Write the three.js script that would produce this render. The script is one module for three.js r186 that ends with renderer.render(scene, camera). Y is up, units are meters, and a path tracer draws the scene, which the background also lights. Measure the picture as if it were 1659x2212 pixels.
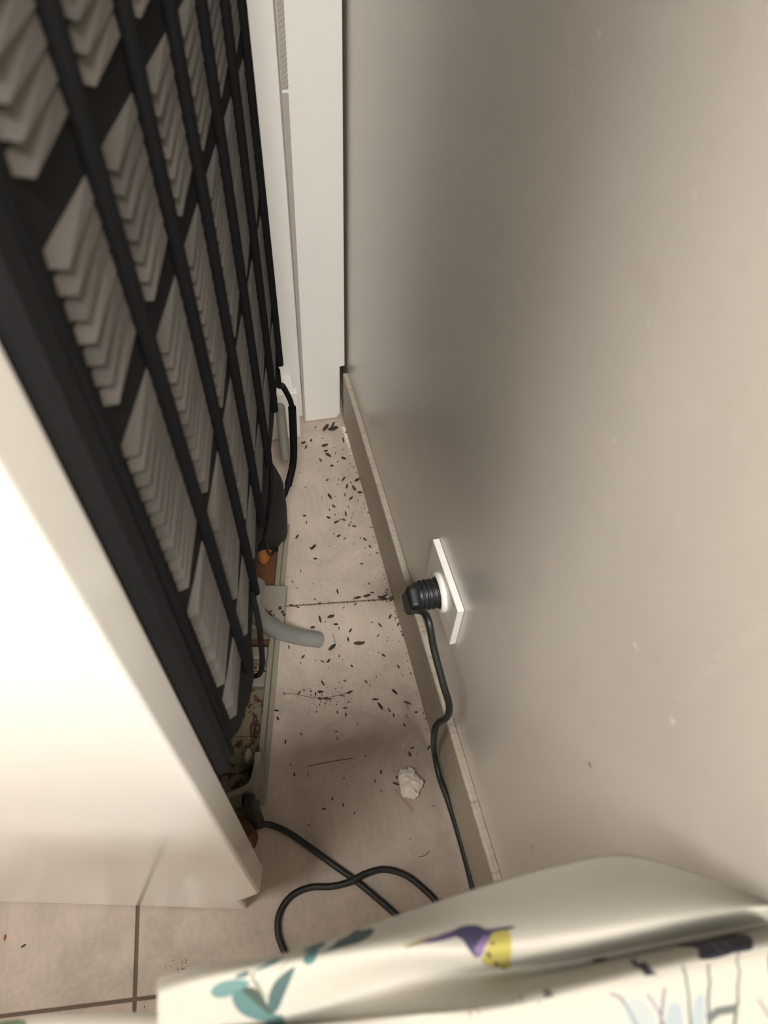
import * as THREE from 'three';
import { RoundedBoxGeometry } from 'three/addons/geometries/RoundedBoxGeometry.js';
import { mergeGeometries } from 'three/addons/utils/BufferGeometryUtils.js';
import { ImprovedNoise } from 'three/addons/math/ImprovedNoise.js';
import { RectAreaLightUniformsLib } from 'three/addons/lights/RectAreaLightUniformsLib.js';

// ---------------------------------------------------------------- camera, light, exposure
const V = (x, y, z) => new THREE.Vector3(x, y, z);
const scene = new THREE.Scene();
scene.background = new THREE.Color(0x000000);
const renderer = new THREE.WebGLRenderer({ antialias: true });
renderer.toneMapping = THREE.LinearToneMapping;
renderer.toneMappingExposure = 5.4;
renderer.shadowMap.enabled = true;
RectAreaLightUniformsLib.init();

const CX = 829.5, CY = 1106;                                   // photograph frame 1659 x 2212
const V1 = [754 - CX, 2245 - CY], V2 = [288 - CX, -721 - CY];  // vanishing points: straight down, along the wall
const F = Math.sqrt(-(V1[0] * V2[0] + V1[1] * V2[1]));
const dn = V(V1[0], V1[1], F).normalize(), fw = V(V2[0], V2[1], F).normalize(), rt = dn.clone().cross(fw);
const CAM = V(-0.204, 1.0, 0);
const camera = new THREE.PerspectiveCamera(2 * Math.atan(1106 / F) * 180 / Math.PI, 1659 / 2212, 0.02, 30);
const camM = new THREE.Matrix4().makeBasis(V(rt.x, -dn.x, -fw.x), V(-rt.y, dn.y, fw.y), V(-rt.z, dn.z, fw.z)).setPosition(CAM);
camM.decompose(camera.position, camera.quaternion, camera.scale);
camera.focus = 0.95; camera.userData.fStop = 7;
scene.add(camera);

const UNSEEN_LAMPS = [ // unseen ceiling panels: one lights the wall and left floor, one the cabinet
  { x: -1.2, y: 2.42, z: 0.33, w: 0.6, power: 3.9 },
  { x: -0.2, y: 2.42, z: 1.02, w: 0.5, power: 19 },
];
const LAMP_COLOUR = new THREE.Color(1, 0.985, 0.955);
for (const L of UNSEEN_LAMPS) { const lamp = new THREE.RectAreaLight(LAMP_COLOUR, L.power, L.w, L.w); lamp.position.set(L.x, L.y, L.z); lamp.lookAt(L.x, 0, L.z); lamp.castShadow = true; lamp.name = 'unseen_lamp_light'; scene.add(lamp); }

// ---------------------------------------------------------------- helpers
const ray = (x, y) => { const r = V(x - CX, y - CY, F); return V(r.dot(rt), -r.dot(dn), -r.dot(fw)); };
const onFloor = (x, y, h = 0) => { const w = ray(x, y); return CAM.clone().addScaledVector(w, (h - CAM.y) / w.y); };
const onX = (x, y, X) => { const w = ray(x, y); return CAM.clone().addScaledVector(w, (X - CAM.x) / w.x); };
let seed = 7; const rnd = () => { seed = (seed * 1664525 + 1013904223) % 4294967296; return seed / 4294967296; };
const noise = new ImprovedNoise();
const used = {};
const numbered = (n) => { used[n] = (used[n] || 0) + 1; return used[n] === 1 ? n : n + '_' + String(used[n] - 1).padStart(3, '0'); };
const mesh = (name, geo, mat, parent) => { const m = new THREE.Mesh(geo, mat); m.name = name; m.castShadow = m.receiveShadow = true; if (parent) parent.add(m); return m; };
const tag = (o, label, category, group) => { o.name = numbered(o.name); o.userData.label = label; o.userData.category = category; if (group) o.userData.group = group; scene.add(o); return o; };
const struct = (o, label, category) => { o.userData = { kind: 'structure', label, category }; scene.add(o); return o; };
const grp = (name) => { const g = new THREE.Group(); g.name = name; return g; };
const box = (x0, x1, y0, y1, z0, z1, r = 0) => { const w = x1 - x0, h = y1 - y0, d = z1 - z0; const g = r ? new RoundedBoxGeometry(w, h, d, 2, r) : new THREE.BoxGeometry(w, h, d); g.translate((x0 + x1) / 2, (y0 + y1) / 2, (z0 + z1) / 2); return g; };
const tube = (pts, r, seg = 60, rad = 10, tension = 0.5) => new THREE.TubeGeometry(new THREE.CatmullRomCurve3(pts, false, 'catmullrom', tension), seg, r, rad, false);
const fbm = (x, y, z, o = 4) => { let s = 0, a = 1, t = 0; for (let i = 0; i < o; i++) { s += a * noise.noise(x, y, z); t += a; a *= 0.5; x *= 2.03; y *= 2.03; z *= 2.03; } return s / t; };
function dataTex(n, fn, srgb = true) {
  const d = new Uint8Array(n * n * 4);
  for (let j = 0; j < n; j++) for (let i = 0; i < n; i++) { const c = fn(i / n, j / n), k = (j * n + i) * 4; d[k] = c[0]; d[k + 1] = c[1]; d[k + 2] = c[2]; d[k + 3] = 255; }
  const t = new THREE.DataTexture(d, n, n); t.wrapS = t.wrapT = THREE.RepeatWrapping; t.magFilter = THREE.LinearFilter; t.minFilter = THREE.LinearMipmapLinearFilter; t.generateMipmaps = true;
  if (srgb) t.colorSpace = THREE.SRGBColorSpace; t.needsUpdate = true; return t;
}
// tileable noise on the unit torus
const tn = (u, v, f, z = 0, o = 4) => { const a = u * 2 * Math.PI, b = v * 2 * Math.PI; return fbm(Math.cos(a) * f + 3.1, Math.sin(a) * f + z, Math.cos(b) * f + 1.7 + Math.sin(b) * f * 0.7, o); };
const uvPlanar = (g, ax, ay, k = 1) => { const p = g.attributes.position, uv = new Float32Array(p.count * 2); for (let i = 0; i < p.count; i++) { uv[2 * i] = [p.getX(i), p.getY(i), p.getZ(i)][ax] * k; uv[2 * i + 1] = [p.getX(i), p.getY(i), p.getZ(i)][ay] * k; } g.setAttribute('uv', new THREE.BufferAttribute(uv, 2)); return g; };
const std = (c, rough = 0.6, extra = {}) => new THREE.MeshStandardMaterial({ color: c, roughness: rough, ...extra });
const phys = (c, rough = 0.5, extra = {}) => new THREE.MeshPhysicalMaterial({ color: c, roughness: rough, ...extra });

// ---------------------------------------------------------------- materials
const clamp = (v) => Math.max(0, Math.min(255, v));
const wallTex = (() => {                                       // satin paint, 1.6 m of wall per repeat, with rub marks and paint specks
  const n = 1024, c = document.createElement('canvas'); c.width = c.height = n; const x = c.getContext('2d');
  x.fillStyle = 'rgb(212,205,194)'; x.fillRect(0, 0, n, n);
  for (let i = 0; i < 2600; i++) { const g = 200 + rnd() * 24; x.fillStyle = `rgba(${g},${g - 7},${g - 17},0.25)`; x.beginPath(); x.arc(rnd() * n, rnd() * n, 1 + rnd() * 5, 0, 7); x.fill(); }
  const at = (px, py) => { const p = onX(px, py, 0); return [((p.z / 1.6) % 1 + 1) % 1 * n, (1 - ((p.y / 1.6) % 1 + 1) % 1) * n]; };
  const spots = [[1295, 72, 2], [1232, 152, 1.5], [1108, 492, 1.5], [990, 1088, 1.6], [1016, 1197, 1.4], [1074, 1274, 1.6], [1326, 950, 1.5], [1453, 1558, 3], [1372, 1392, 2], [1376, 1400, 1.5], [920, 525, 1.2], [1400, 700, 1.2], [1500, 420, 1.4]];
  for (const [px, py, r] of spots) { const [a, b] = at(px, py); x.fillStyle = 'rgba(244,240,230,0.9)'; x.beginPath(); x.ellipse(a, b, r * 0.4, r * 0.6, 0.3, 0, 7); x.fill(); }
  for (const [px, py] of [[1274, 1652], [760, 795], [1150, 1830]]) { const [a, b] = at(px, py); x.fillStyle = 'rgba(90,78,66,0.8)'; x.beginPath(); x.arc(a, b, 1.2, 0, 7); x.fill(); }
  for (let i = 0; i < 90; i++) { const t = i / 90, [a, b] = at(1382 + 277 * t + (rnd() - 0.5) * 26, 1566 - 240 * t + (rnd() - 0.5) * 26); x.strokeStyle = `rgba(238,230,216,${0.06 + 0.16 * t * rnd()})`; x.lineWidth = 1; x.beginPath(); x.moveTo(a, b); x.lineTo(a + 2 + rnd() * 4, b - 2 - rnd() * 4); x.stroke(); }
  const t = new THREE.CanvasTexture(c); t.colorSpace = THREE.SRGBColorSpace; t.wrapS = t.wrapT = THREE.RepeatWrapping; return t;
})();
const wallBump = dataTex(256, (u, v) => { const k = clamp(128 + 160 * tn(u, v, 5, 0, 4)); return [k, k, k]; }, false);
const M = {};
M.wall = phys(0xffffff, 0.4, { map: wallTex, bumpMap: wallBump, bumpScale: 0.0004, clearcoat: 0.9, clearcoatRoughness: 0.24 });
M.plain = std(new THREE.Color().setRGB(0.62, 0.58, 0.52), 0.8);
M.ceil = std(new THREE.Color().setRGB(0.72, 0.69, 0.64), 0.9);
const tileTex = dataTex(512, (u, v) => {                       // glazed beige ceramic, fine mottling
  const a = tn(u, v, 2.2, 0, 5), b = tn(u, v, 14, 4, 3), k = 1 + 0.12 * a + 0.07 * b;
  return [clamp(189 * k), clamp(175 * k), clamp(162 * (k - 0.01))];
});
const tileRough = dataTex(256, (u, v) => { const k = clamp(120 + 70 * tn(u, v, 4, 2, 4)); return [k, k, k]; }, false);
M.tile = [0, 1, 2].map((i) => std(new THREE.Color().setHSL(0.07, 0.06, 0.9 - i * 0.012), 0.85, { map: tileTex, roughnessMap: tileRough }));
M.grout = std(new THREE.Color().setRGB(0.17, 0.135, 0.105), 0.95);
M.skirt = std(new THREE.Color().setRGB(0.50, 0.45, 0.37), 0.5, { map: dataTex(256, (u, v) => { const a = tn(u, v, 8, 1, 4), s = tn(u, v, 22, 6, 2); const k = 235 + 30 * a - (s > 0.42 ? 45 : 0); return [clamp(k), clamp(k - 3), clamp(k - 8)]; }) });
M.cab = phys(new THREE.Color().setRGB(0.84, 0.815, 0.76), 0.38, { clearcoat: 0.3, clearcoatRoughness: 0.25 });
M.edge = std(new THREE.Color().setRGB(0.42, 0.38, 0.325), 0.6);  // darker board-edge tone with the gap shade painted in
M.enamel = phys(new THREE.Color().setRGB(0.84, 0.815, 0.76), 0.28, { clearcoat: 0.9, clearcoatRoughness: 0.12 });
M.dark = std(new THREE.Color().setRGB(0.012, 0.011, 0.010), 0.75);
M.plate = phys(new THREE.Color().setRGB(0.011, 0.0105, 0.0095), 0.8, { specularIntensity: 0.3 });
M.rim = phys(new THREE.Color().setRGB(0.010, 0.010, 0.0105), 0.65, { specularIntensity: 0.35 });
M.tubeBlack = phys(new THREE.Color().setRGB(0.0045, 0.0045, 0.0045), 0.7, { specularIntensity: 0.3 });
M.dust = [0, 1, 2, 3].map((i) => std(new THREE.Color().setRGB(0.098, 0.087, 0.076).multiplyScalar(0.82 + 0.12 * i), 0.9));
M.cream = std(0xffffff, 0.55, { map: dataTex(512, (u, v) => {   // painted sheet steel with rust eating through it in ragged blotches
  const a = tn(u, v, 3, 9, 5), b = tn(u, v, 11, 3, 4), r = a + 0.5 * b;
  if (r > 0.12) { const k = 0.75 + b; return [clamp(92 * k), clamp(52 * k), clamp(28 * k)]; }
  const k = 1 + 0.1 * b; return [clamp(132 * k), clamp(120 * k), clamp(94 * k)];
}) });
M.creamClean = std(new THREE.Color().setRGB(0.25, 0.222, 0.17), 0.55);
M.rust = std(new THREE.Color().setRGB(0.13, 0.055, 0.022), 0.95, { bumpMap: wallBump, bumpScale: 0.003 });
M.rustOrange = std(new THREE.Color().setRGB(0.33, 0.12, 0.03), 0.8);
M.hose = phys(new THREE.Color().setRGB(0.25, 0.248, 0.232), 0.45, { transmission: 0.1, thickness: 0 });
M.cord = std(new THREE.Color().setRGB(0.009, 0.011, 0.009), 0.5);
M.plug = std(new THREE.Color().setRGB(0.010, 0.011, 0.011), 0.5);
M.whitePlastic = phys(new THREE.Color().setRGB(0.83, 0.79, 0.73), 0.3, { clearcoat: 0.5, clearcoatRoughness: 0.2 });
M.greyPlastic = std(new THREE.Color().setRGB(0.34, 0.32, 0.27), 0.6);
M.debris = [[0.020, 0.011, 0.006], [0.036, 0.021, 0.012], [0.07, 0.045, 0.027], [0.010, 0.007, 0.005]].map((c) => std(new THREE.Color().setRGB(...c), 0.7));
M.whiteBit = std(new THREE.Color().setRGB(0.75, 0.68, 0.58), 0.9);
M.straw = std(new THREE.Color().setRGB(0.55, 0.36, 0.20), 0.7);
M.red = std(new THREE.Color().setRGB(0.35, 0.06, 0.03), 0.6);
M.wood = std(new THREE.Color().setRGB(0.32, 0.22, 0.13), 0.6);

// ---------------------------------------------------------------- room shell
const wallGeo = uvPlanar(box(0, 0.12, 0, 2.6, -1.9, 2.7), 2, 1, 1 / 1.6);
struct(mesh('wall_right', wallGeo, M.wall), 'off white satin painted wall with small scuffs behind the outlet', 'wall');
struct(mesh('wall_left', box(-3.12, -3.0, 0, 2.6, -1.9, 2.7), M.plain), 'plain off white kitchen wall beyond the fridge', 'wall');
struct(mesh('wall_back', box(-3.12, 0.12, 0, 2.6, 2.7, 2.82), M.plain), 'plain off white kitchen wall behind the table', 'wall');
struct(mesh('wall_front', box(-3.12, 0.12, 0, 2.6, -2.02, -1.9), M.plain), 'plain off white kitchen wall behind the cabinet', 'wall');
struct(mesh('ceiling', box(-3.12, 0.12, 2.6, 2.7, -2.02, 2.82), M.ceil), 'plain white ceiling', 'ceiling');

// floor: grout bed with separate tiles proud of it
const floor = struct(grp('floor'), 'beige glazed ceramic tile floor with dirty grout joints', 'floor');
mesh('grout_bed', box(-3.12, 0.12, -0.12, -0.0022, -2.02, 2.82), M.grout, floor);
{ // joint grid read off the photograph: one node and the two joint directions
  const node = onFloor(291, 2159), a = onFloor(0, 2188), ga = onFloor(740, 1300), g1 = onFloor(625.6, 1309), g2 = onFloor(853, 1293), c1 = onFloor(297.5, 1967);
  const ex = g2.clone().sub(g1).setY(0).normalize();                           // joints that cross the gap
  const ez = node.clone().sub(c1).setY(0).normalize();                         // joints that run along the wall
  const det = ex.x * ez.z - ex.z * ez.x;
  const coord = (p) => { const d = p.clone().sub(node); return [(d.x * ez.z - d.z * ez.x) / det, (ex.x * d.z - ex.z * d.x) / det]; };
  const L = Math.abs(coord(ga)[1]), W = 0.445;
  const jw = 0.0042, jx = 0.0036;
  const at = (i, j) => node.clone().addScaledVector(ex, i).addScaledVector(ez, j);
  const inside = (p) => p.x > -3.0 && p.x < -0.002 && p.z > -1.9 && p.z < 2.7;
  for (let i = -7; i < 3; i++) for (let j = -5; j < 7; j++) {
    let q = [[i * W + jw / 2, j * L + jx / 2], [(i + 1) * W - jw / 2, j * L + jx / 2], [(i + 1) * W - jw / 2, (j + 1) * L - jx / 2], [i * W + jw / 2, (j + 1) * L - jx / 2]].map(([u, v]) => at(u, v));
    // clip to the room
    const clip = (poly, f, t) => { const out = []; for (let k = 0; k < poly.length; k++) { const A = poly[k], B = poly[(k + 1) % poly.length], a1 = f(A), b1 = f(B); if (a1 >= 0) out.push(A); if (a1 * b1 < 0) out.push(A.clone().lerp(B, a1 / (a1 - b1))); } return out; };
    q = clip(q, (p) => -0.001 - p.x); if (q.length) q = clip(q, (p) => p.x + 3.0); if (q.length) q = clip(q, (p) => p.z + 1.9); if (q.length) q = clip(q, (p) => 2.7 - p.z);
    if (q.length < 3) continue;
    const sh = new THREE.Shape(q.map((p) => new THREE.Vector2(p.x, -p.z)));
    const g = new THREE.ExtrudeGeometry(sh, { depth: 0.006, bevelEnabled: true, bevelThickness: 0.0012, bevelSize: 0.0008, bevelOffset: -0.0008, bevelSegments: 1 });
    g.rotateX(-Math.PI / 2); g.translate(0, -0.0072, 0); uvPlanar(g, 0, 2, 1.7);
    mesh('tile', g, M.tile[(i * 3 + j * 5 + 60) % 3], floor);
  }
}
// baseboard along the right wall
{
  const s = new THREE.Shape(); s.moveTo(0, 0); s.lineTo(0.0105, 0); s.lineTo(0.0105, 0.127); s.quadraticCurveTo(0.0105, 0.131, 0.0065, 0.131); s.lineTo(0, 0.129); s.closePath();
  const g = new THREE.ExtrudeGeometry(s, { depth: 3.72, bevelEnabled: false, curveSegments: 6 }); g.rotateY(Math.PI); g.translate(-0.0005, 0.0005, 2.69); uvPlanar(g, 2, 1, 3);
  struct(mesh('baseboard_right', g, M.skirt), 'dusty cream baseboard along the foot of the painted wall', 'baseboard');
}

// ---------------------------------------------------------------- cabinet at the end of the gap
{
  const z = -1.042, c = grp('cabinet');
  const s = new THREE.Shape(); // side board with a notch round the baseboard and a clipped lower corner
  s.moveTo(-0.092, 0.002); s.lineTo(-0.024, 0.002); s.lineTo(-0.0165, 0.012); s.lineTo(-0.0155, 0.128); s.lineTo(-0.0155, 0.139); s.lineTo(-0.0055, 0.141); s.lineTo(-0.0055, 2.05); s.lineTo(-0.092, 2.05); s.closePath();
  const g = new THREE.ExtrudeGeometry(s, { depth: 0.018, bevelEnabled: true, bevelThickness: 0.0008, bevelSize: 0.0008, bevelOffset: -0.0008, bevelSegments: 1 }); g.translate(0, 0, z - 0.0188);
  mesh('side_board', g, M.cab, c);
  const edgeStrip = (y0, y1) => { const xl = (y) => -0.0955 + 0.0042 * y / 0.74, xr = (y) => -0.0912 + 0.0092 * y / 0.74, q = new THREE.Shape(); q.moveTo(xl(y0), y0); q.lineTo(xr(y0), y0); q.lineTo(xr(y1), y1); q.lineTo(xl(y1), y1); q.closePath(); const e = new THREE.ExtrudeGeometry(q, { depth: 0.0012, bevelEnabled: false }); e.translate(0, 0, z - 0.0002); return e; };
  mesh('edge_shade_strip', edgeStrip(0.003, 0.635), M.edge, c);  // dark tapered strip: shade at the board edge painted as colour
  const strip = mesh('ribbed_edge_tape', edgeStrip(0.64, 0.80), M.edge, c);
  for (let i = 0; i < 24; i++) { const y = 0.643 + i * 0.0065, e = box(-0.0045, 0.0045, -0.0011, 0.0011, -0.0006, 0.0006); e.rotateZ(0.6); e.translate(-0.0868 + 0.0067 * (y - 0.64) / 0.74, y, z + 0.0012); mesh('tape_rib', e, M.edge, strip); }
  mesh('filler_board', box(-0.64, -0.094, 0.002, 2.05, z - 0.036, z - 0.0192), M.cab, c);
  mesh('carcass', box(-0.64, -0.008, 0.1, 2.05, z - 0.62, z - 0.037), M.cab, c);
  mesh('kick_board', box(-0.64, -0.108, 0.001, 0.122, -1.016, -1.0, 0.0015), M.cab, c);
  mesh('kick_block', box(-0.62, -0.115, 0.001, 0.118, z - 0.019, -1.0165), M.cab, c);
  tag(c, 'tall white laminate cabinet side closing the end of the gap', 'cabinet');
}

// ---------------------------------------------------------------- refrigerator (local x = outward, y up, -z = away along its back)
const ANG = 12 * Math.PI / 180;
const fu = V(Math.sin(ANG), 0, -Math.cos(ANG)), fn = V(Math.cos(ANG), 0, Math.sin(ANG)), FO = V(-0.279, 0, -0.152);
const loc = (p) => { const d = p.clone().sub(FO); return V(d.dot(fn), d.y, -d.dot(fu)); };   // world -> fridge local
const fy = (x, y, h) => loc(onFloor(x, y, h));
const fo = (x, y, o) => { const w = ray(x, y), P = FO.clone().addScaledVector(fn, o); return loc(CAM.clone().addScaledVector(w, P.sub(CAM).dot(fn) / w.dot(fn))); };
const fridge = grp('refrigerator'); fridge.position.copy(FO); fridge.rotation.y = -ANG;
tag(fridge, 'white refrigerator pulled out from the wall, black louvred condenser on its back', 'refrigerator');
const H = 1.62, SW = 0.61, BO = 0.47;
{
  const prof = () => { const s = new THREE.Shape(); s.moveTo(0, H); s.lineTo(0, 0.124); s.lineTo(-0.021, 0.083); s.lineTo(-0.03, 0.07); s.lineTo(-0.03, 0.002); s.lineTo(-0.58, 0.002); s.lineTo(-0.58, H); s.closePath(); return s; };
  const side = (d) => new THREE.ExtrudeGeometry(prof(), { depth: d, bevelEnabled: true, bevelThickness: 0.0035, bevelSize: 0.0035, bevelOffset: -0.0035, bevelSegments: 4 });
  const near = side(0.023); near.translate(0, 0, -0.0265);
  const nm = mesh('side_panel', near, M.enamel, fridge); nm.rotation.y = -2.4 * Math.PI / 180;
  const far = side(0.02); far.translate(-0.2, 0, -SW + 0.0035); mesh('side_panel', far, M.enamel, fridge);
  mesh('body', box(-0.56, -0.016, BO, H - 0.004, -SW + 0.026, -0.052), M.dark, fridge);
  mesh('lower_body', box(-0.56, -0.24, 0.03, BO - 0.001, -SW + 0.026, -0.054), M.dark, fridge);
  mesh('door', box(-0.66, -0.583, 0.05, H, -SW, -0.012, 0.012), M.enamel, fridge);
}
// condenser: black plate with tubes and rows of dusty louvres; the plate bellies out a little low down
const belly = (s, y) => { const q = Math.max(0, (s - 0.05) / 0.07); return 0.003 + 0.006 * Math.min(1, Math.max(0, (0.86 - y) / 0.42)) * Math.min(1, 0.25 + q * Math.exp(1 - q) * 0.75); };
{
  const cond = grp('condenser'); fridge.add(cond);
  const hemPts = [[0.047, 0.465], [0.09, 0.425], [0.125, 0.398], [0.15, 0.39], [0.168, 0.43], [0.21, 0.435], [0.26, 0.44], [0.3, 0.415], [0.36, 0.42], [0.6, 0.44]];
  const hem = (s) => { for (let k = 1; k < hemPts.length; k++) if (s <= hemPts[k][0] + 1e-6) { const [a, b] = hemPts[k - 1], [c, d] = hemPts[k], t = (s - a) / (c - a); return b + (d - b) * t * t * (3 - 2 * t); } return 0.44; };
  const s0 = 0.047, s1 = 0.597, y1 = 1.5, ns = 60, ny = 44, pos = [], idx = [];
  for (const side of [0, 1]) for (let j = 0; j <= ny; j++) for (let i = 0; i <= ns; i++) {
    const s = s0 + (s1 - s0) * i / ns, yb = hem(s), y = yb + (y1 - yb) * j / ny; pos.push(belly(s, y) - side * 0.0014, y, -s);
  }
  const n1 = (ns + 1) * (ny + 1);
  for (let j = 0; j < ny; j++) for (let i = 0; i < ns; i++) { const a = j * (ns + 1) + i, b = a + 1, c = a + ns + 1, d = c + 1; idx.push(a, b, d, a, d, c, a + n1, d + n1, b + n1, a + n1, c + n1, d + n1); }
  for (let i = 0; i < ns; i++) { const a = i, b = i + 1; idx.push(a, a + n1, b, b, a + n1, b + n1); }
  const pg = new THREE.BufferGeometry(); pg.setAttribute('position', new THREE.Float32BufferAttribute(pos, 3)); pg.setIndex(idx); pg.computeVertexNormals();
  mesh('condenser_plate', pg, M.plate, cond);
  // folded margin beside the white flange
  const rim = new THREE.Shape(); rim.moveTo(-0.006, 0); rim.lineTo(0.0035, 0); rim.lineTo(0.0085, -0.004); rim.lineTo(0.0085, -0.0165); rim.lineTo(0.005, -0.0185); rim.lineTo(-0.006, -0.0185); rim.closePath();
  const rg = new THREE.ExtrudeGeometry(new THREE.Shape(rim.getPoints().map((p) => new THREE.Vector2(p.x, -p.y))), { depth: 1.045, bevelEnabled: false }); rg.rotateX(-Math.PI / 2); rg.translate(0, 0.462, -0.031);
  mesh('plate_margin', rg, M.rim, cond);
  const tubeS = [0.125, 0.205, 0.287, 0.372, 0.46, 0.545];
  for (const s of tubeS) { const pts = []; for (let k = 0; k <= 20; k++) { const y = BO - 0.02 + (1.5 - BO) * k / 20; pts.push(V(belly(s, y) + 0.0034, y, -s)); } mesh('condenser_tube', tube(pts, 0.0046, 50, 8), M.tubeBlack, cond); }
  mesh('condenser_tube', tube([V(belly(0.052, 0.44) + 0.001, 0.452, -0.0525), V(0.008, 0.7, -0.0525), V(0.005, 1.0, -0.0525), V(0.005, 1.49, -0.0525)], 0.0033, 40, 8), M.tubeBlack, cond);
  // louvres
  const edges = [0.056, ...tubeS, 0.6], gaps = [0.532, 0.662, 0.803, 0.889, 0.985, 1.08], pitch = 0.0101;
  const late = [];
  const louvre = (len) => { // awning strip pressed out of the plate: pointed at its near end, butting the next tube at its far end
    const h = 0.0088, o = 0.0043, e = 0.004, L = len / 2; // local -z is the far end
    const P = [[0, h, -L], [0, h, L], [o, 0, L - e], [0.0006, 0, -L], [-0.001, h - 0.0008, -L], [-0.001, h - 0.0008, L], [o - 0.0008, -0.0008, L - e], [-0.0002, -0.0008, -L], [0, h * 0.3, L + 0.001]];
    const g = new THREE.BufferGeometry(), f = [0, 2, 1, 0, 3, 2, 4, 5, 6, 4, 6, 7, 3, 7, 6, 3, 6, 2, 1, 2, 8, 0, 1, 5, 0, 5, 4]; const q = []; for (const k of f) q.push(...P[k]);
    g.setAttribute('position', new THREE.Float32BufferAttribute(q, 3)); g.computeVertexNormals(); return g;
  };
  for (let c = 0; c < edges.length - 1; c++) {
    const a = edges[c] + (c ? 0.0165 : 0.013), b = edges[c + 1] - 0.003, mid = (a + b) / 2, geo = louvre(b - a);
    for (let y = 0.478; y < 1.10; y += pitch) {
      if (gaps.some((g) => Math.abs(y + 0.004 - g) < 0.0105)) continue;
      const tilt = Math.atan2(belly(b, y) - belly(a, y), -(b - a));
      const mk = new THREE.Matrix4().makeRotationY(Math.atan2(-(belly(b, y) - belly(a, y)), b - a)).setPosition(belly(mid, y) + 0.0003, y, -mid);
      if (c < 5) { const m = mesh('louvre', geo, M.dust[Math.floor(rnd() * 4)], cond); mk.decompose(m.position, m.quaternion, m.scale); }
      else late.push(geo.clone().applyMatrix4(mk));
    }
  }
  const lm = mesh('far_louvres', mergeGeometries(late), M.dust[1], cond); lm.userData.kind = 'stuff';
}
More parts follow.
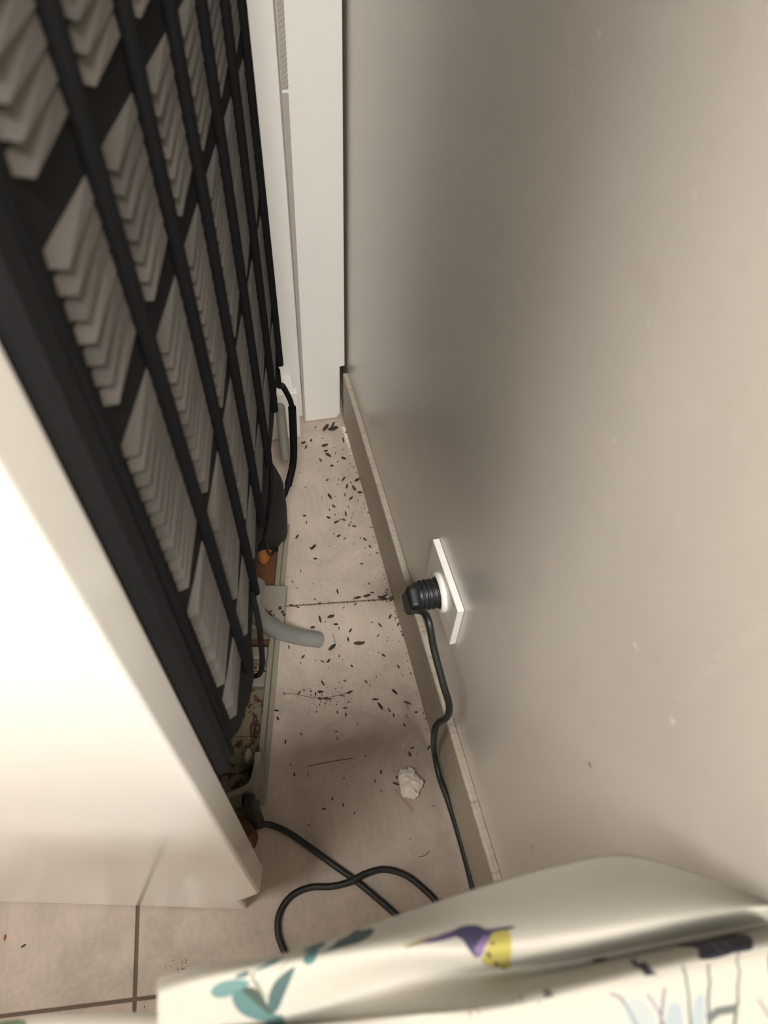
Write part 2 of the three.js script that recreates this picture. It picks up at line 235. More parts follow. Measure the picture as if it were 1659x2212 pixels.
// machine space at the foot of the back
{
  const ms = grp('machine_compartment'); fridge.add(ms);
  mesh('base_plate', uvPlanar(box(-0.24, -0.028, 0.022, 0.034, -0.57, -0.05), 0, 2, 4), M.cream, ms);
  // rear rail: thin upright strip with a foot flange
  const rs = new THREE.Shape(); rs.moveTo(-0.026, 0.002); rs.lineTo(-0.016, 0.002); rs.lineTo(-0.016, 0.0035); rs.lineTo(-0.0235, 0.0045); rs.lineTo(-0.0225, 0.052); rs.lineTo(-0.019, 0.055); rs.lineTo(-0.019, 0.058); rs.lineTo(-0.026, 0.057); rs.closePath();
  const rg = new THREE.ExtrudeGeometry(rs, { depth: 0.5, bevelEnabled: false }); rg.translate(0, 0, -0.63);
  mesh('rear_rail', rg, M.creamClean, ms);
  mesh('cross_bar', box(-0.2, -0.027, 0.034, 0.062, -0.346, -0.326, 0.002), M.creamClean, ms);
  mesh('tray_step', box(-0.2, -0.028, 0.034, 0.046, -0.312, -0.288, 0.002), M.creamClean, ms);
  const pad = mesh('tray_end', box(-0.12, -0.004, 0.059, 0.072, -0.452, -0.372, 0.003), M.creamClean, ms);
  for (let i = 0; i < 16; i++) { const g = new THREE.IcosahedronGeometry(0.0012 + rnd() * 0.0025, 0); g.translate(-0.030 + (rnd() - 0.5) * 0.036 + i * 0.0006, 0.0735, -0.398 + (rnd() - 0.5) * 0.026); mesh('rust_flake', g, M.rust, pad); }
  mesh('rust_floor', uvPlanar(box(-0.2, -0.029, 0.0345, 0.038, -0.37, -0.35), 0, 2, 4), M.rust, ms);
  mesh('rust_floor', uvPlanar(box(-0.2, -0.029, 0.0345, 0.038, -0.285, -0.215), 0, 2, 4), M.cream, ms);
  mesh('rust_floor', uvPlanar(box(-0.2, -0.029, 0.0345, 0.038, -0.57, -0.455), 0, 2, 4), M.rust, ms);
  // U-shaped bracket
  const c = [fy(490, 1722, 0.10), fy(520, 1710, 0.10), fy(546, 1694, 0.10), fy(557, 1662, 0.10), fy(562, 1625, 0.10)].map((p) => V(p.x - 0.003, 0, p.z));
  const br = new THREE.CatmullRomCurve3(c), pts = br.getPoints(24), th = 0.0035, outl = [];
  const off = (i, d) => { const t = br.getTangent(i / 24); return new THREE.Vector2(pts[i].x + t.z * d, -(pts[i].z - t.x * d)); };
  for (let i = 0; i <= 24; i++) outl.push(off(i, th)); for (let i = 24; i >= 0; i--) outl.push(off(i, -th));
  const bg = new THREE.ExtrudeGeometry(new THREE.Shape(outl), { depth: 0.065, bevelEnabled: false }); bg.rotateX(-Math.PI / 2); bg.translate(0, 0.036, 0);
  mesh('bracket', bg, M.creamClean, ms);
  const kn = fy(541, 1632, 0.085); const kg = new THREE.CapsuleGeometry(0.008, 0.05, 4, 10); kg.scale(0.75, 1, 1.3); kg.translate(kn.x - 0.004, 0.06, kn.z); mesh('bracket_stud', kg, M.creamClean, ms);
  // compressor: dark dome
  const cp = fy(596, 1062, 0.20); const lp = [[0, 0.07], [0.035, 0.066], [0.058, 0.05], [0.068, 0.02], [0.07, -0.04], [0.066, -0.10], [0.06, -0.115], [0, -0.115]].map(([r, y]) => new THREE.Vector2(r, y));
  const cg = new THREE.LatheGeometry(lp.reverse(), 28); cg.scale(0.8, 1, 0.8); cg.translate(-0.066, 0.152, -0.575); mesh('compressor', cg, M.dark, ms);
  const q = fy(604, 1100, 0.06); const og = new THREE.IcosahedronGeometry(0.02, 2); og.scale(0.7, 0.9, 1.5); og.translate(-0.05, 0.052, -0.555 + 0.02); mesh('rusty_mount', og, M.rustOrange, ms);
  // drier canister
  const dc = mesh('drier_canister', new THREE.CapsuleGeometry(0.0085, 0.12, 6, 14), M.greyPlastic, ms); const d1 = fy(611, 935, 0.16); dc.position.set(d1.x, 0.16, d1.z);
  // refrigerant pipe loop at the far end
  const lp2 = [fo(598, 800, 0.004), fo(603, 832, 0.002), fy(612, 836, 0.36), fy(631, 880, 0.30), fy(634, 950, 0.22), fy(633, 1000, 0.16), fy(622, 1050, 0.13), fy(603, 1085, 0.12), V(-0.06, 0.14, -0.55)];
  mesh('refrigerant_pipe', tube(lp2, 0.0042, 70, 10), M.tubeBlack, ms);
  mesh('pipe_sleeve', tube(lp2.slice(3, 7), 0.0062, 40, 10), M.tubeBlack, ms);
  mesh('process_pipe', tube([V(0.012, 0.47, -0.19), V(0.012, 0.40, -0.186), V(0.0, 0.30, -0.19), V(-0.05, 0.2, -0.24), V(-0.09, 0.12, -0.3)], 0.003, 40, 8), M.plate, ms);
  mesh('process_pipe', tube([V(0.006, 0.46, -0.40), V(0.0, 0.36, -0.41), V(-0.03, 0.2, -0.45), V(-0.06, 0.1, -0.5)], 0.003, 40, 8), M.plate, ms);
  mesh('capillary_pipe', tube([V(-0.02, 0.44, -0.5), V(-0.03, 0.2, -0.47), V(-0.035, 0.09, -0.5), V(-0.03, 0.06, -0.53)], 0.002, 30, 6), M.dark, ms);
  // terminal clamp and cord exit at the near end
  mesh('cord_clamp', box(-0.032, -0.016, 0.004, 0.125, -0.112, -0.096, 0.004), M.plug, ms);
  const fg = new THREE.CylinderGeometry(0.016, 0.019, 0.05, 18); fg.translate(-0.042, 0.026, -0.085); mesh('levelling_foot', fg, M.rust, ms);
}
// drain hose
{
  const pts = [fo(553, 1262, -0.03), fy(545, 1296, 0.225), fy(556, 1328, 0.155), fy(592, 1358, 0.10), fy(640, 1375, 0.045), fy(690, 1383, 0.014)].map((p) => fridge.localToWorld(p.clone()));
  fridge.updateMatrixWorld(true);
  const pw = [fo(553, 1262, -0.03), fy(545, 1296, 0.225), fy(556, 1328, 0.155), fy(592, 1358, 0.10), fy(640, 1375, 0.045), fy(690, 1383, 0.013)];
  const cv = new THREE.CatmullRomCurve3(pw), outer = new THREE.TubeGeometry(cv, 60, 0.0128, 16), inner = new THREE.TubeGeometry(cv, 60, 0.0112, 16);
  mesh('drain_hose', mergeGeometries([outer, inner]), M.hose, fridge).userData.label = 'translucent white plastic drain hose';
}

// ---------------------------------------------------------------- outlet, plug, power cord
const PL = { z0: -0.451, z1: -0.346, y0: 0.262, y1: 0.343 }, pc = V(0, (PL.y0 + PL.y1) / 2, (PL.z0 + PL.z1) / 2);
{
  const o = grp('wall_outlet');
  const g = new RoundedBoxGeometry(0.0085, PL.y1 - PL.y0, PL.z1 - PL.z0, 3, 0.0012); g.translate(-0.0046, pc.y, pc.z); mesh('cover_plate', g, M.whitePlastic, o);
  const lp = [[0.026, 0], [0.026, 0.004], [0.0235, 0.0065], [0.021, 0.0065], [0.0195, 0.003], [0.0195, 0]].map(([r, y]) => new THREE.Vector2(r, y));
  const rg = new THREE.LatheGeometry(lp, 40); rg.rotateZ(Math.PI / 2); rg.translate(-0.0088, pc.y, pc.z); mesh('socket_rim', rg, M.whitePlastic, o);
  tag(o, 'white plastic outlet plate on the wall with a black plug in it', 'outlet');
}
const cord = grp('power_cord');
{
  // plug: round body on the socket, flattened head turned down with a strain relief
  const b1 = new THREE.CylinderGeometry(0.0175, 0.0185, 0.03, 22); b1.rotateZ(Math.PI / 2); b1.scale(1, 1, 1.0); b1.translate(-0.0255, pc.y, pc.z);
  const plug = mesh('plug', b1, M.plug, cord);
  const h = new RoundedBoxGeometry(0.016, 0.05, 0.03, 4, 0.007); h.rotateX(0.35); h.translate(-0.047, pc.y - 0.002, pc.z + 0.003); mesh('plug_head', h, M.plug, plug);
  for (let i = 0; i < 4; i++) { const r = new THREE.TorusGeometry(0.0178, 0.0016, 8, 24); r.rotateY(Math.PI / 2); r.translate(-0.016 - i * 0.006, pc.y, pc.z); mesh('grip_ring', r, M.plug, plug); }
  const at = (x, y, h2) => onFloor(x, y, h2);
  const cable = [
    V(-0.048, pc.y - 0.012, pc.z + 0.01), onX(921, 1330, -0.049), onX(938, 1405, -0.046), onX(958, 1480, -0.040), onX(970, 1522, -0.034), onX(966, 1548, -0.033), onX(946, 1562, -0.038), onX(938, 1585, -0.04),
    at(938, 1625, 0.05), at(950, 1680, 0.02), at(968, 1730, 0.006), at(990, 1800, 0.005), at(1008, 1865, 0.005), at(1024, 1930, 0.005), at(1030, 1985, 0.005), at(1000, 2050, 0.005), at(950, 2010, 0.005), at(945, 1955, 0.005),
    at(915, 1920, 0.005), at(875, 1890, 0.007), at(830, 1878, 0.010), at(790, 1887, 0.0135), at(755, 1905, 0.0145), at(715, 1915, 0.009), at(670, 1917, 0.005), at(630, 1935, 0.0045), at(605, 1970, 0.0045), at(600, 2010, 0.0045), at(612, 2050, 0.0045), at(640, 2100, 0.0045), at(740, 2130, 0.0045), at(840, 2080, 0.0045), at(880, 2010, 0.0045),
    at(860, 1981, 0.0045), at(812, 1938, 0.0045), at(765, 1900, 0.0045), at(715, 1864, 0.0045), at(665, 1827, 0.0045), at(620, 1797, 0.0045), at(585, 1782, 0.005), at(560, 1780, 0.008),
  ];
  mesh('cable', tube(cable, 0.0042, 520, 10), M.cord, cord).userData.label = 'black rubber cable lying on the floor';
  tag(cord, 'black power cord running from the plug down the wall and looping over the floor', 'cord');
}

// ---------------------------------------------------------------- litter on the floor
function litterAt(px, py, len, deg, wid, mat, name, label, cat, group, flat = 0.4) {
  const a = deg * Math.PI / 180, dx = Math.cos(a) * len / 2, dy = Math.sin(a) * len / 2, A = onFloor(px - dx, py - dy), B = onFloor(px + dx, py + dy), c = onFloor(px - dy / len * wid, py + dx / len * wid), d = onFloor(px, py);
  const L = Math.max(0.0012, A.distanceTo(B)), Wd = Math.max(0.0009, Math.min(L, 2 * c.distanceTo(d)));
  const g = litterGeo[Math.floor(rnd() * litterGeo.length)], m = mesh(name, g, mat); m.scale.set(L / 2, Wd * flat, Wd / 2); m.position.set(d.x, Wd * flat * 0.9, d.z); m.rotation.y = Math.atan2(-(B.z - A.z), B.x - A.x);
  return tag(m, label, cat, group);
}
const litterGeo = [0, 1, 2, 3, 4].map((k) => { const g = new THREE.IcosahedronGeometry(1, 1), p = g.attributes.position; for (let i = 0; i < p.count; i++) { const x = p.getX(i), y = p.getY(i), z = p.getZ(i), n = 1 + 0.28 * noise.noise(x * 2 + k * 7, y * 2, z * 2 + k); const tp = 1 - 0.35 * Math.max(0, x) * (k % 2 ? 1 : 0.4); p.setXYZ(i, x * n, y * n * tp, z * n * tp); } g.computeVertexNormals(); return g; });
const S = [];
const add = (ox, oy, k, list) => list.forEach(([x, y, l, d]) => S.push([ox + x / k, oy + y / k, l / k, d === undefined ? 360 * rnd() : d]));
add(560, 1000, 4.88, [[765, 35, 25, 0], [718, 183, 25, -20], [838, 180, 20, 90], [890, 172, 50, -50], [1030, 185, 55, -30], [925, 250, 40, -75], [967, 208, 20, 45], [1000, 272, 55, 55], [1060, 315, 40, 0], [488, 258, 17], [745, 358, 62, 55], [905, 338, 32], [968, 375, 47, -45], [660, 362, 12], [805, 355, 12], [1040, 395, 13], [1010, 420, 13], [785, 460, 38, 40], [740, 495, 20, 90], [940, 465, 22, 80], [912, 538, 48, 80], [985, 536, 16], [975, 578, 14], [730, 580, 37, 20], [890, 603, 37], [850, 605, 22], [815, 625, 37, -20], [795, 636, 20], [948, 658, 28, 90], [1000, 670, 42, 10], [478, 560, 30, 5], [497, 630, 26, 90], [838, 773, 37, -25], [900, 800, 27], [785, 748, 18], [1068, 793, 19], [1115, 808, 37, 40], [1167, 885, 32, 50], [1115, 893, 16], [1170, 970, 16], [998, 857, 14], [400, 780, 45, -55], [575, 890, 62, -50], [545, 905, 30, 60], [593, 1012, 32, 10], [740, 880, 14], [437, 1140, 24, 80], [350, 1252, 24, 30], [402, 1322, 17], [825, 1358, 47, 75], [570, 1275, 15], [950, 1153, 12], [1080, 1065, 30, 20], [587, 1440, 27, 30], [1035, 1425, 70, -10], [1135, 1405, 70, -15], [1190, 1370, 32], [1015, 1490, 30], [1160, 1275, 25, 60], [1190, 685, 22], [1165, 675, 12], [1245, 950, 27], [1270, 912, 20], [1230, 745, 35, 60], [1290, 965, 30], [1290, 1425, 70, 10], [1330, 1400, 55, -30], [1320, 1440, 45, 20], [1410, 1425, 50, 70], [345, 1505, 50, 20], [410, 1525, 30, 20], [1165, 525, 40, 0]]);
add(540, 780, 5.925, [[970, 860, 95, -50], [1065, 875, 110, -15], [1060, 820, 75, -60], [685, 1050, 50, -20], [718, 1105, 42, -60], [782, 1018, 36, -60], [958, 1085, 78, -15], [970, 1155, 45, 0], [1005, 1210, 74, 30], [1195, 1015, 60, 80], [905, 1272, 47, 60], [1200, 1250, 60, 20], [1048, 1345, 37, 0], [1095, 1183, 26], [1120, 1290, 26], [928, 992, 19], [1190, 1138, 19], [1280, 1312, 21], [1235, 915, 36], [840, 848, 26], [1330, 1365, 21]]);
add(600, 1280, 5.027, [[460, 295, 70, 75], [578, 265, 70, -15], [515, 320, 21], [632, 348, 42, 0], [380, 382, 42, -5], [665, 390, 26, 90], [790, 415, 42, -55], [765, 512, 42, 80], [590, 600, 85, -40], [880, 558, 95, 0], [930, 545, 32, -40], [122, 595, 35, 80], [275, 700, 47, -50], [668, 690, 27, 90], [485, 750, 37, 30], [553, 745, 42, -50], [410, 740, 16], [250, 765, 20], [805, 800, 32, 40], [552, 823, 13], [1310, 808, 37, 60], [1425, 825, 15], [1020, 325, 21], [1110, 355, 52, 50], [1220, 265, 50, -65], [1150, 685, 42, 30], [490, 985, 55, 60], [728, 960, 30, 20], [960, 970, 36, 40], [1002, 1010, 21], [1355, 900, 15], [780, 1085, 60, -20], [465, 1080, 55, 5], [235, 1090, 45, -45], [1270, 1080, 70, 45], [1305, 262, 30], [1310, 345, 35], [1355, 460, 30], [1070, 915, 20], [1090, 470, 30]]);
add(560, 1420, 4.1475, [[1040, 378, 50, 0], [1085, 440, 66, 55], [1165, 475, 36], [1205, 520, 30, 90], [1320, 530, 21], [1405, 493, 28, 0], [1300, 608, 26], [770, 455, 33, 0], [775, 513, 28, 80], [700, 495, 26], [505, 330, 26, 90], [590, 370, 40, 0], [545, 375, 36, 20], [630, 375, 40, 0], [155, 478, 40, 10], [168, 550, 32, 60], [235, 760, 36, 90], [375, 688, 22], [700, 728, 22], [690, 665, 20], [1350, 868, 42, 60], [1370, 812, 36, -20], [1520, 810, 40, -60], [1092, 1028, 32, 90], [280, 963, 20], [315, 1050, 26], [435, 1048, 22], [858, 973, 16], [1040, 1108, 22], [1225, 1135, 50, 20], [1240, 1085, 42, 50], [1468, 1120, 30], [1095, 1195, 16], [1415, 860, 13], [60, 1215, 18]]);
add(600, 1620, 4.608, [[543, 485, 26], [652, 548, 26], [460, 587, 32, 10], [765, 630, 24], [1548, 560, 17], [1318, 890, 11]]);
add(0, 1950, 4.608, [[235, 430, 50, -30], [368, 75, 12], [1438, 1035, 20, 80]]);
const placeOf = (x, y) => {
  const near = (a, b, r) => Math.hypot(x - a, y - b) < r, bbx = 775 + 0.276 * (y - 1020);
  if (x < 420) return 'on the open tile beside the fridge side panel';
  if (Math.abs(y - (1309 - 0.072 * (x - 626))) < 9) return 'on the dirty grout joint between hose and baseboard';
  if (near(885, 1692, 80)) return 'beside the crumpled white lump';
  if (near(690, 1385, 62)) return 'by the open end of the drain hose';
  if (near(880, 1524, 38)) return 'around the pale tan crumb near the baseboard';
  if (y < 960) return 'at the foot of the white cabinet board';
  if (bbx - x < 16) return 'against the foot of the dusty baseboard';
  if (y < 1020) return 'on the tile just before the white cabinet';
  if (y < 1160) return 'on the far tile, thickest part of the litter';
  if (y < 1300) return 'on the far tile just beyond the grout joint';
  if (Math.abs(y - 1500) < 22) return 'along the long dark hair';
  if (y < 1480) return 'between the grout joint and the long hair';
  if (y < 1640) return 'between the long hair and the straight hair';
  if (x < 700) return 'between the straight hair and the fridge rail';
  return 'between the straight hair and the power cord loop';
};
for (const [x, y, l, d] of S) {
  const k = l > 8.5 ? (rnd() < 0.5 ? 0 : 1) : rnd() < 0.35 ? 2 : rnd() < 0.5 ? 3 : 0, tone = ['dark brown', 'brown', 'tan brown', 'black'][k], big = l > 8.5, long = l > 12, where = placeOf(x, y);
  if (big) litterAt(x, y, l * 1.22, d, l * (0.32 + 0.12 * rnd()), M.debris[k], 'husk', `${long ? 'long' : 'short'} ${tone} husk ${where}`, 'debris', `${long ? 'long' : 'short'} ${tone} husks ${where}`);
  else litterAt(x, y, l * 1.3, d, l * (0.42 + 0.14 * rnd()), M.debris[k], 'crumb', `tiny ${tone} crumb ${where}`, 'debris', `tiny ${tone} crumbs ${where}`);
}
litterAt(880, 1519, 18, 20, 5, M.debris[2], 'husk', 'tan husk beside a pale crumb near the baseboard', 'debris', null);
litterAt(881, 1529, 13, 70, 5, std(new THREE.Color().setRGB(0.42, 0.34, 0.2), 0.8), 'crumb', 'pale tan crumb under a tan husk near the baseboard', 'debris', null);
litterAt(871, 1611, 10, -65, 3, M.whiteBit, 'crumb', 'white crumb on the tile above the crumpled lump', 'debris', null);
litterAt(800, 1410, 6, 0, 2.2, M.whiteBit, 'crumb', 'white crumb in the middle of the dark flecks', 'debris', null);
litterAt(667, 1783, 8, 40, 3.2, std(new THREE.Color().setRGB(0.3, 0.13, 0.04), 0.7), 'crumb', 'orange brown crumb beside the power cord', 'debris', null);
litterAt(11, 2026, 15, 100, 4.5, M.red, 'crumb', 'small dark red scrap on the tile beside the fridge', 'debris', null);
// white plaster dust in the far corner and fine dirt: beyond counting
{
  const scatter = (name, mat, n, pick, r0, r1, label) => {
    const im = new THREE.InstancedMesh(new THREE.IcosahedronGeometry(1, 0), mat, n), o = new THREE.Object3D();
    for (let i = 0; i < n; i++) { const [x, y] = pick(), p = onFloor(x, y), r = r0 + (r1 - r0) * Math.pow(rnd(), 3); if (p.x > -0.0125) p.x = -0.0125 - rnd() * 0.004; o.position.set(p.x, r * 0.5, p.z); o.scale.set(r * (0.7 + rnd()), r * 0.7, r * (0.7 + rnd())); o.rotation.y = rnd() * 6; o.updateMatrix(); im.setMatrixAt(i, o.matrix); }
    im.name = name; im.castShadow = im.receiveShadow = true; im.userData = { kind: 'stuff', label, category: 'dirt' }; scene.add(im);
  };
  const gs = () => (rnd() + rnd() + rnd() - 1.5) * 0.9;
  const bb = (y) => 775 + 0.276 * (y - 1020);
  scatter('fine_dirt', M.debris[1], 620, () => { const k = rnd();
    if (k < 0.22) { const y = 930 + 700 * rnd(); return [bb(y) - Math.abs(gs()) * 14, y]; }
    if (k < 0.42) { const x = 628 + 228 * rnd(); return [x, 1309 - 0.072 * (x - 626) + gs() * 4]; }
    if (k < 0.52) return [835 + gs() * 26, 1288 + gs() * 18];
    if (k < 0.72) return [710 + gs() * 90, 1505 + gs() * 28];
    const y = 940 + 760 * rnd(), a = 640 - 0.1 * (y - 940); return [a + (bb(y) - a) * rnd(), y]; }, 0.0003, 0.0012, 'fine dark grit strewn over the tiles and along the baseboard');
  scatter('pale_dust', M.whiteBit, 220, () => { const y = 922 + Math.abs(gs()) * 60; return [bb(y) - 2 - Math.abs(gs()) * 8, y]; }, 0.0006, 0.002, 'white plaster crumbs in the corner by the baseboard');
  scatter('sandy_grit', M.debris[2], 70, () => [385 + gs() * 36, 2088 + gs() * 24], 0.0002, 0.0009, 'small patch of sandy grit on the tile below the fridge side');
}
// hair strands
{
  const hair = (pts, label, r = 0.0004) => { const m = mesh('hair', tube(pts.map(([x, y]) => onFloor(x, y, 0.0006)), r, 24, 5), M.debris[2]); tag(m, label, 'hair'); };
  hair([[612, 1497], [640, 1500], [690, 1508], [740, 1500], [762, 1492]], 'thin dark hair stretched across the tile among the flecks');
  hair([[665, 1655], [700, 1648], [735, 1642], [762, 1638]], 'thin straight hair on the tile below the drain hose');
  hair([[905, 1851], [918, 1848], [928, 1838]], 'short curved hair on the tile beside the baseboard cable');
  hair([[722, 1402], [724, 1390], [721, 1376], [718, 1370]], 'short hair standing off a large husk near the hose end');
}
// crumpled white lump and a straw
{
  const g = new THREE.IcosahedronGeometry(1, 12), p = g.attributes.position;
  for (let i = 0; i < p.count; i++) {
    const v = V(p.getX(i), p.getY(i), p.getZ(i)), a = Math.atan2(v.z, v.x);
    const fold = Math.abs(noise.noise(v.x * 2.1 + 5, v.y * 2.1, v.z * 2.1)) * 0.5 + Math.abs(noise.noise(v.x * 4.4, v.y * 4.4 + 3, v.z * 4.4)) * 0.32 + Math.abs(noise.noise(v.x * 9, v.y * 9, v.z * 9 + 8)) * 0.12;
    v.multiplyScalar(0.86 + fold * 0.75 + 0.09 * Math.sin(3 * a + 0.6) + 0.05 * Math.sin(5 * a)); p.setXYZ(i, v.x, Math.max(v.y, -0.75), v.z);
  }
  g.computeVertexNormals(); const a = onFloor(885, 1692, 0.008);
  const m = mesh('crumpled_paper', g, M.whiteBit); m.scale.set(0.0158, 0.0105, 0.0205); m.position.set(a.x, 0.0079, a.z); m.rotation.y = 0.15; tag(m, 'crumpled off white lump of paper on the tile', 'paper');
  const s = mesh('wood_splinter', tube([onFloor(853, 1708, 0.001), onFloor(873, 1731, 0.0016), onFloor(893, 1753, 0.001)], 0.0009, 12, 6), M.straw); tag(s, 'thin pinkish wood splinter beside the crumpled lump', 'splinter');
}

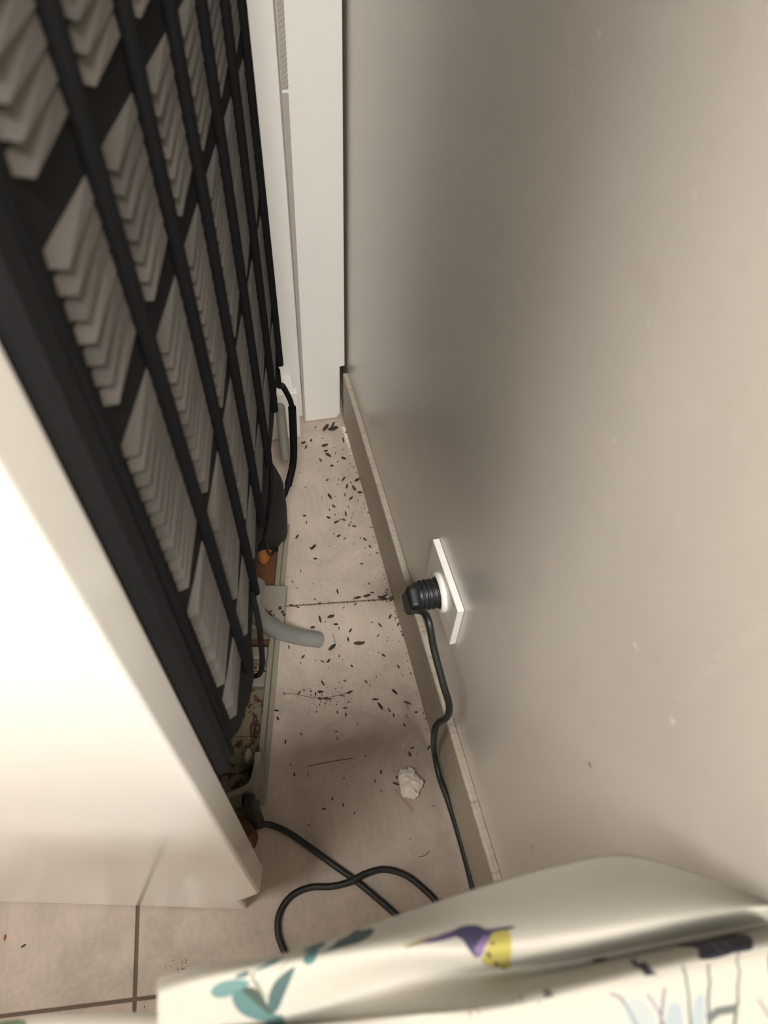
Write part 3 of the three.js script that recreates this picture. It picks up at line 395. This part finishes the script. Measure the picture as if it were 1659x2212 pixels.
// ---------------------------------------------------------------- unseen table under the camera with a printed cloth
const cloth = grp('floral_cloth');
const NU = 1.0;
{
  // rows from the far hem towards the viewer; heights from the fold shapes
  const cols = [
    [[340, 2112, 0.672], [340, 2150, 0.680], [341, 2212, 0.672], [342, 2275, 0.664], [345, 2350, 0.668]],
    [[440, 2084, 0.676], [440, 2120, 0.686], [438, 2200, 0.675], [436, 2275, 0.666], [434, 2350, 0.676]],
    [[620, 2058, 0.676], [618, 2085, 0.688], [612, 2190, 0.676], [606, 2262, 0.668], [600, 2350, 0.684]],
    [[860, 1976, 0.667], [850, 2045, 0.690], [840, 2128, 0.677], [826, 2220, 0.684], [815, 2340, 0.690]],
    [[1040, 1915, 0.660], [1030, 2040, 0.688], [1020, 2108, 0.674], [1010, 2192, 0.698], [1000, 2330, 0.692]],
    [[1200, 1869, 0.654], [1205, 2018, 0.687], [1200, 2088, 0.671], [1200, 2145, 0.704], [1200, 2300, 0.690]],
    [[1345, 1845, 0.650], [1385, 1988, 0.686], [1390, 2050, 0.670], [1400, 2098, 0.706], [1420, 2270, 0.690]],
    [[1510, 1888, 0.661], [1540, 1968, 0.684], [1545, 2020, 0.670], [1555, 2062, 0.708], [1580, 2240, 0.692]],
    [[1659, 1944, 0.668], [1672, 1958, 0.682], [1676, 1996, 0.672], [1684, 2036, 0.708], [1700, 2220, 0.694]],
  ].map((c) => { const p = c.map(([x, y, h]) => onFloor(x, y, h)); const e = p[4]; p.push(V(e.x, 0.672, 0.20), V(e.x, 0.668, 0.42)); return p; });
  const sm = (arr, t) => new THREE.CatmullRomCurve3(arr, false, 'catmullrom', 0.5).getPoint(t);
  const nu = 72, nv = 90, pos = [], uv = [], idx = [];
  const rowsOf = cols.map((c) => { const cv = new THREE.CatmullRomCurve3(c, false, 'catmullrom', 0.5), o = []; for (let j = 0; j <= nv; j++) { const t = j / nv, tt = t < 0.75 ? t / 0.75 * (4 / 6) : 4 / 6 + (t - 0.75) / 0.25 * (2 / 6); o.push(cv.getPoint(tt)); } return o; });
  const grid = [];
  for (let j = 0; j <= nv; j++) { const cv = new THREE.CatmullRomCurve3(rowsOf.map((r) => r[j]), false, 'catmullrom', 0.5), r = []; for (let i = 0; i <= nu; i++) r.push(cv.getPoint(i / nu)); grid.push(r); }
  for (const side of [0, 1]) for (let j = 0; j <= nv; j++) for (let i = 0; i <= nu; i++) { const p = grid[j][i]; pos.push(p.x, p.y - side * 0.0012, p.z); uv.push(i / nu, 1 - j / nv); }
  const n1 = (nu + 1) * (nv + 1);
  for (let j = 0; j < nv; j++) for (let i = 0; i < nu; i++) { const a = j * (nu + 1) + i, b = a + 1, c = a + nu + 1, d = c + 1; idx.push(a, c, d, a, d, b, a + n1, d + n1, c + n1, a + n1, b + n1, d + n1); }
  for (let i = 0; i < nu; i++) { const a = i, b = i + 1; idx.push(a, b, b + n1, a, b + n1, a + n1); }
  for (let j = 0; j < nv; j++) { const a = j * (nu + 1), b = a + nu + 1; idx.push(a, a + n1, b + n1, a, b + n1, b); }
  const g = new THREE.BufferGeometry(); g.setAttribute('position', new THREE.Float32BufferAttribute(pos, 3)); g.setAttribute('uv', new THREE.Float32BufferAttribute(uv, 2)); g.setIndex(idx); g.computeVertexNormals();
  // printed pattern, drawn in cloth coordinates (fraction along the hem, fraction from the hem)
  const n = 2048, c = document.createElement('canvas'); c.width = c.height = n; const x = c.getContext('2d');
  x.fillStyle = 'rgb(222,214,198)'; x.fillRect(0, 0, n, n);
  for (let i = 0; i < 14000; i++) { const k = 200 + rnd() * 36; x.fillStyle = `rgba(${k},${k - 9},${k - 26},0.35)`; x.fillRect(rnd() * n, rnd() * n, 2, 6 + rnd() * 12); }
  const motifs = [ // thousandths of the cloth's length and depth
    ['fill','rgb(112,152,148)',[[136,262],[144,223],[162,209],[187,215],[205,244],[188,267],[173,284],[151,290]]],
    ['fill','rgb(92,134,130)',[[171,280],[184,347],[204,381],[230,406],[244,401],[226,332],[205,276],[189,253]]],
    ['fill','rgb(70,84,74)',[[184,258],[205,255],[217,285],[228,332],[237,385],[216,329]]],
    ['fill','rgb(76,106,102)',[[264,196],[247,224],[235,254],[228,297],[228,337],[234,371],[242,359],[249,308],[258,248]]],
    ['fill','rgb(88,128,122)',[[242,363],[224,421],[191,440],[208,711],[253,639],[255,401]]],
    ['line','rgb(78,98,86)',3,[[242,388],[226,328],[215,276],[204,221],[206,193]]],
    ['line','rgb(120,122,98)',2,[[204,221],[215,259],[225,304]]],
    ['fill','rgb(84,110,108)',[[174,199],[199,168],[201,205],[187,215]]],
    ['fill','rgb(98,132,134)',[[203,191],[220,151],[237,83],[246,69],[239,159],[220,188]]],
    ['fill','rgb(70,104,120)',[[262,52],[278,-4],[295,5],[293,88],[279,78]]],
    ['fill','rgb(84,130,130)',[[270,191],[272,127],[279,41],[289,57],[287,155],[285,200],[278,212]]],
    ['fill','rgb(70,100,94)',[[286,161],[300,145],[317,140],[337,127],[350,71],[343,26],[333,26],[325,-11],[318,35],[307,37],[303,114]]],
    ['line','rgb(150,150,120)',2,[[239,211],[254,169],[268,139],[289,158]]],
    ['fill','rgb(150,136,92)',[[384,197],[406,166],[433,145],[427,172],[401,196]]],
    ['fill','rgb(92,72,120)',[[407,184],[437,146],[465,129],[483,121],[477,147],[442,173]]],
    ['fill','rgb(62,56,92)',[[454,138],[475,117],[501,123],[511,140],[530,140],[557,141],[558,150],[534,152],[517,159],[507,269],[490,214],[478,167],[470,160]]],
    ['fill','rgb(140,112,160)',[[506,165],[517,156],[514,191],[507,257],[496,219],[500,188]]],
    ['fill','rgb(198,182,82)',[[519,153],[534,149],[549,150],[553,184],[556,245],[554,299],[561,359],[541,344],[519,306],[508,275],[515,210]]],
    ['fill','rgb(84,62,44)',[[515,214],[523,235],[526,269],[518,249]]],
    ['fill','rgb(84,62,44)',[[529,276],[537,299],[541,336],[532,319]]],
    ['fill','rgb(120,80,60)',[[521,179],[528,184],[527,197],[520,192]]],
    ['fill','rgb(84,62,44)',[[543,323],[551,341],[550,357],[544,348]]],
    ['fill','rgb(46,42,62)',[[795,401],[827,401],[852,415],[877,398],[916,387],[940,478],[947,551],[938,575],[907,565],[879,578],[853,576],[833,561],[840,526],[832,486]]],
    ['line','rgb(150,144,150)',3,[[864,458],[870,530],[880,550]]],
    ['line','rgb(150,144,150)',3,[[882,460],[889,527],[899,543]]],
    ['fill','rgb(52,46,62)',[[726,454],[735,472],[739,525],[747,502],[753,554],[781,646],[769,657],[751,626],[741,546],[730,532]]],
    ['fill','rgb(92,74,58)',[[674,369],[690,372],[701,394],[689,413],[677,402]]],
    ['line','rgb(98,112,104)',5,[[806,574],[826,684],[824,713],[813,737],[795,755]]],
    ['line','rgb(104,114,104)',6,[[868,657],[868,701],[844,740],[821,756]]],
    ['line','rgb(86,96,90)',5,[[911,571],[933,694],[913,726],[868,758]]],
    ['line','rgb(110,116,108)',8,[[845,736],[866,732],[903,732]]],
    ['line','rgb(120,110,140)',4,[[710,692],[721,701],[729,719],[734,734]]],
    ['line','rgb(110,100,130)',4,[[787,698],[778,717],[766,735]]],
    ['line','rgb(140,136,150)',4,[[759,703],[768,721],[772,738]]],
    ['fill','rgba(160,184,196,0.6)',[[784,718],[808,716],[802,736],[792,749],[765,747]]],
    ['fill','rgba(160,184,196,0.6)',[[833,714],[856,714],[826,750],[807,749]]],
    ['fill','rgba(176,196,200,0.5)',[[719,710],[746,702],[764,729],[752,747],[728,745]]],
    ['line','rgb(122,100,128)',4,[[959,729],[969,740],[980,748]]],
    ['fill','rgb(118,118,104)',[[619,699],[605,525],[619,540],[638,674],[612,576],[622,686]]],
    ['line','rgb(126,122,106)',4,[[557,563],[567,541],[579,538],[572,572],[584,596]]],
    ['line','rgb(140,130,110)',3,[[500,563],[527,685],[524,609]]],
  ];
  const at = ([a, b]) => [a / 1000 * n, b / 1000 * n];
  x.lineCap = x.lineJoin = 'round';
  for (const m of motifs) { const P = m[m.length - 1].map(at); x.beginPath(); const k = P.length;
    if (m[0] === 'fill') { x.moveTo((P[0][0] + P[k - 1][0]) / 2, (P[0][1] + P[k - 1][1]) / 2); for (let i = 0; i < k; i++) { const q = P[(i + 1) % k]; x.quadraticCurveTo(P[i][0], P[i][1], (P[i][0] + q[0]) / 2, (P[i][1] + q[1]) / 2); } x.fillStyle = m[1]; x.fill(); }
    else { P.forEach((q, i) => (i ? x.lineTo(...q) : x.moveTo(...q))); x.strokeStyle = m[1]; x.lineWidth = m[2] * 1.7; x.stroke(); } }
  x.globalCompositeOperation = 'multiply'; x.fillStyle = 'rgb(176,176,176)'; x.fillRect(0, 0, n, n);   // undyed cloth is this much off white
  const t = new THREE.CanvasTexture(c); t.colorSpace = THREE.SRGBColorSpace; t.anisotropy = 8;
  M.cloth = std(0xffffff, 0.85, { map: t, bumpMap: dataTex(256, (u, v) => { const k = 128 + 60 * Math.sin(u * 2 * Math.PI * 64) * Math.sin(v * 2 * Math.PI * 64); return [k, k, k]; }, false), bumpScale: 0.0003 });
  mesh('printed_sheet', g, M.cloth, cloth);
  { // lower fold hanging off the left end
    const far = [[-420, 2240], [-60, 2212], [20, 2203], [80, 2194], [160, 2189], [250, 2187], [336, 2186], [380, 2188]], ng = far.length, q = [], w = [], ix = [];
    far.forEach(([px, py], i) => { const A = onFloor(px, py, 0.60), B = onFloor(px, py + 70, 0.606); [V(A.x, 0.5875, A.z + 0.002), A, B, V(A.x, 0.589, 0.12), V(A.x, 0.587, 0.5)].forEach((p, j) => { q.push(p.x, p.y, p.z); w.push(i / (ng - 1), 1 - [0, 0.1, 0.55, 0.7, 1][j]); }); });
    for (let i = 0; i < ng - 1; i++) for (let j = 0; j < 4; j++) { const a = i * 5 + j; ix.push(a, a + 1, a + 6, a, a + 6, a + 5); }
    const fg = new THREE.BufferGeometry(); fg.setAttribute('position', new THREE.Float32BufferAttribute(q, 3)); fg.setAttribute('uv', new THREE.Float32BufferAttribute(w, 2)); fg.setIndex(ix); fg.computeVertexNormals();
    const c2 = document.createElement('canvas'); c2.width = c2.height = 512; const y = c2.getContext('2d'); y.fillStyle = 'rgb(153,147,136)'; y.fillRect(0, 0, 512, 512); y.fillStyle = 'rgb(80,94,68)'; y.beginPath(); y.ellipse(150, 90, 42, 34, 0.1, 0, 7); y.fill();
    const t2 = new THREE.CanvasTexture(c2); t2.colorSpace = THREE.SRGBColorSpace;
    mesh('lower_fold', fg, std(0xffffff, 0.85, { map: t2, side: THREE.DoubleSide }), cloth);
  }
  tag(cloth, 'cream cloth printed with leaves, purple flowers and a butterfly', 'cloth');
  // table out of view: carries the cloth, shades left floor and fridge side
  const tb = grp('unseen_side_table');
  mesh('table_top', box(-0.86, -0.025, 0.56, 0.5825, -0.03, 0.6, 0.004), M.wood, tb);
  mesh('unseen_padding', box(-0.27, -0.03, 0.596, 0.656, 0.0, 0.44, 0.012), M.plain, cloth);  // unseen prop under the sheet, resting above the table top
  for (const lx of [-0.82, -0.06]) for (const lz of [0.05, 0.55]) mesh('leg', box(lx - 0.014, lx + 0.014, 0, 0.559, lz - 0.014, lz + 0.014, 0.003), M.wood, tb);
  tag(tb, 'unseen low wooden table under the printed cloth', 'table');
}

// ---------------------------------------------------------------- ceiling lamps out of view
{
  const glow = new THREE.MeshStandardMaterial({ color: 0xffffff, emissive: LAMP_COLOUR, emissiveIntensity: 2.5 });
  UNSEEN_LAMPS.forEach((L, i) => {
    const l = grp('unseen_ceiling_lamp'), a = L.w / 2;
    mesh('housing', box(L.x - a - 0.02, L.x + a + 0.02, 2.445, 2.6, L.z - a - 0.02, L.z + a + 0.02, 0.01), M.ceil, l);
    mesh('diffuser', box(L.x - a, L.x + a, 2.43, 2.4445, L.z - a, L.z + a), glow, l);
    tag(l, i ? 'unseen square ceiling lamp panel lighting the cabinet down the gap' : 'unseen square ceiling lamp panel lighting the right wall and open floor', 'lamp');
  });
}

renderer.render(scene, camera);
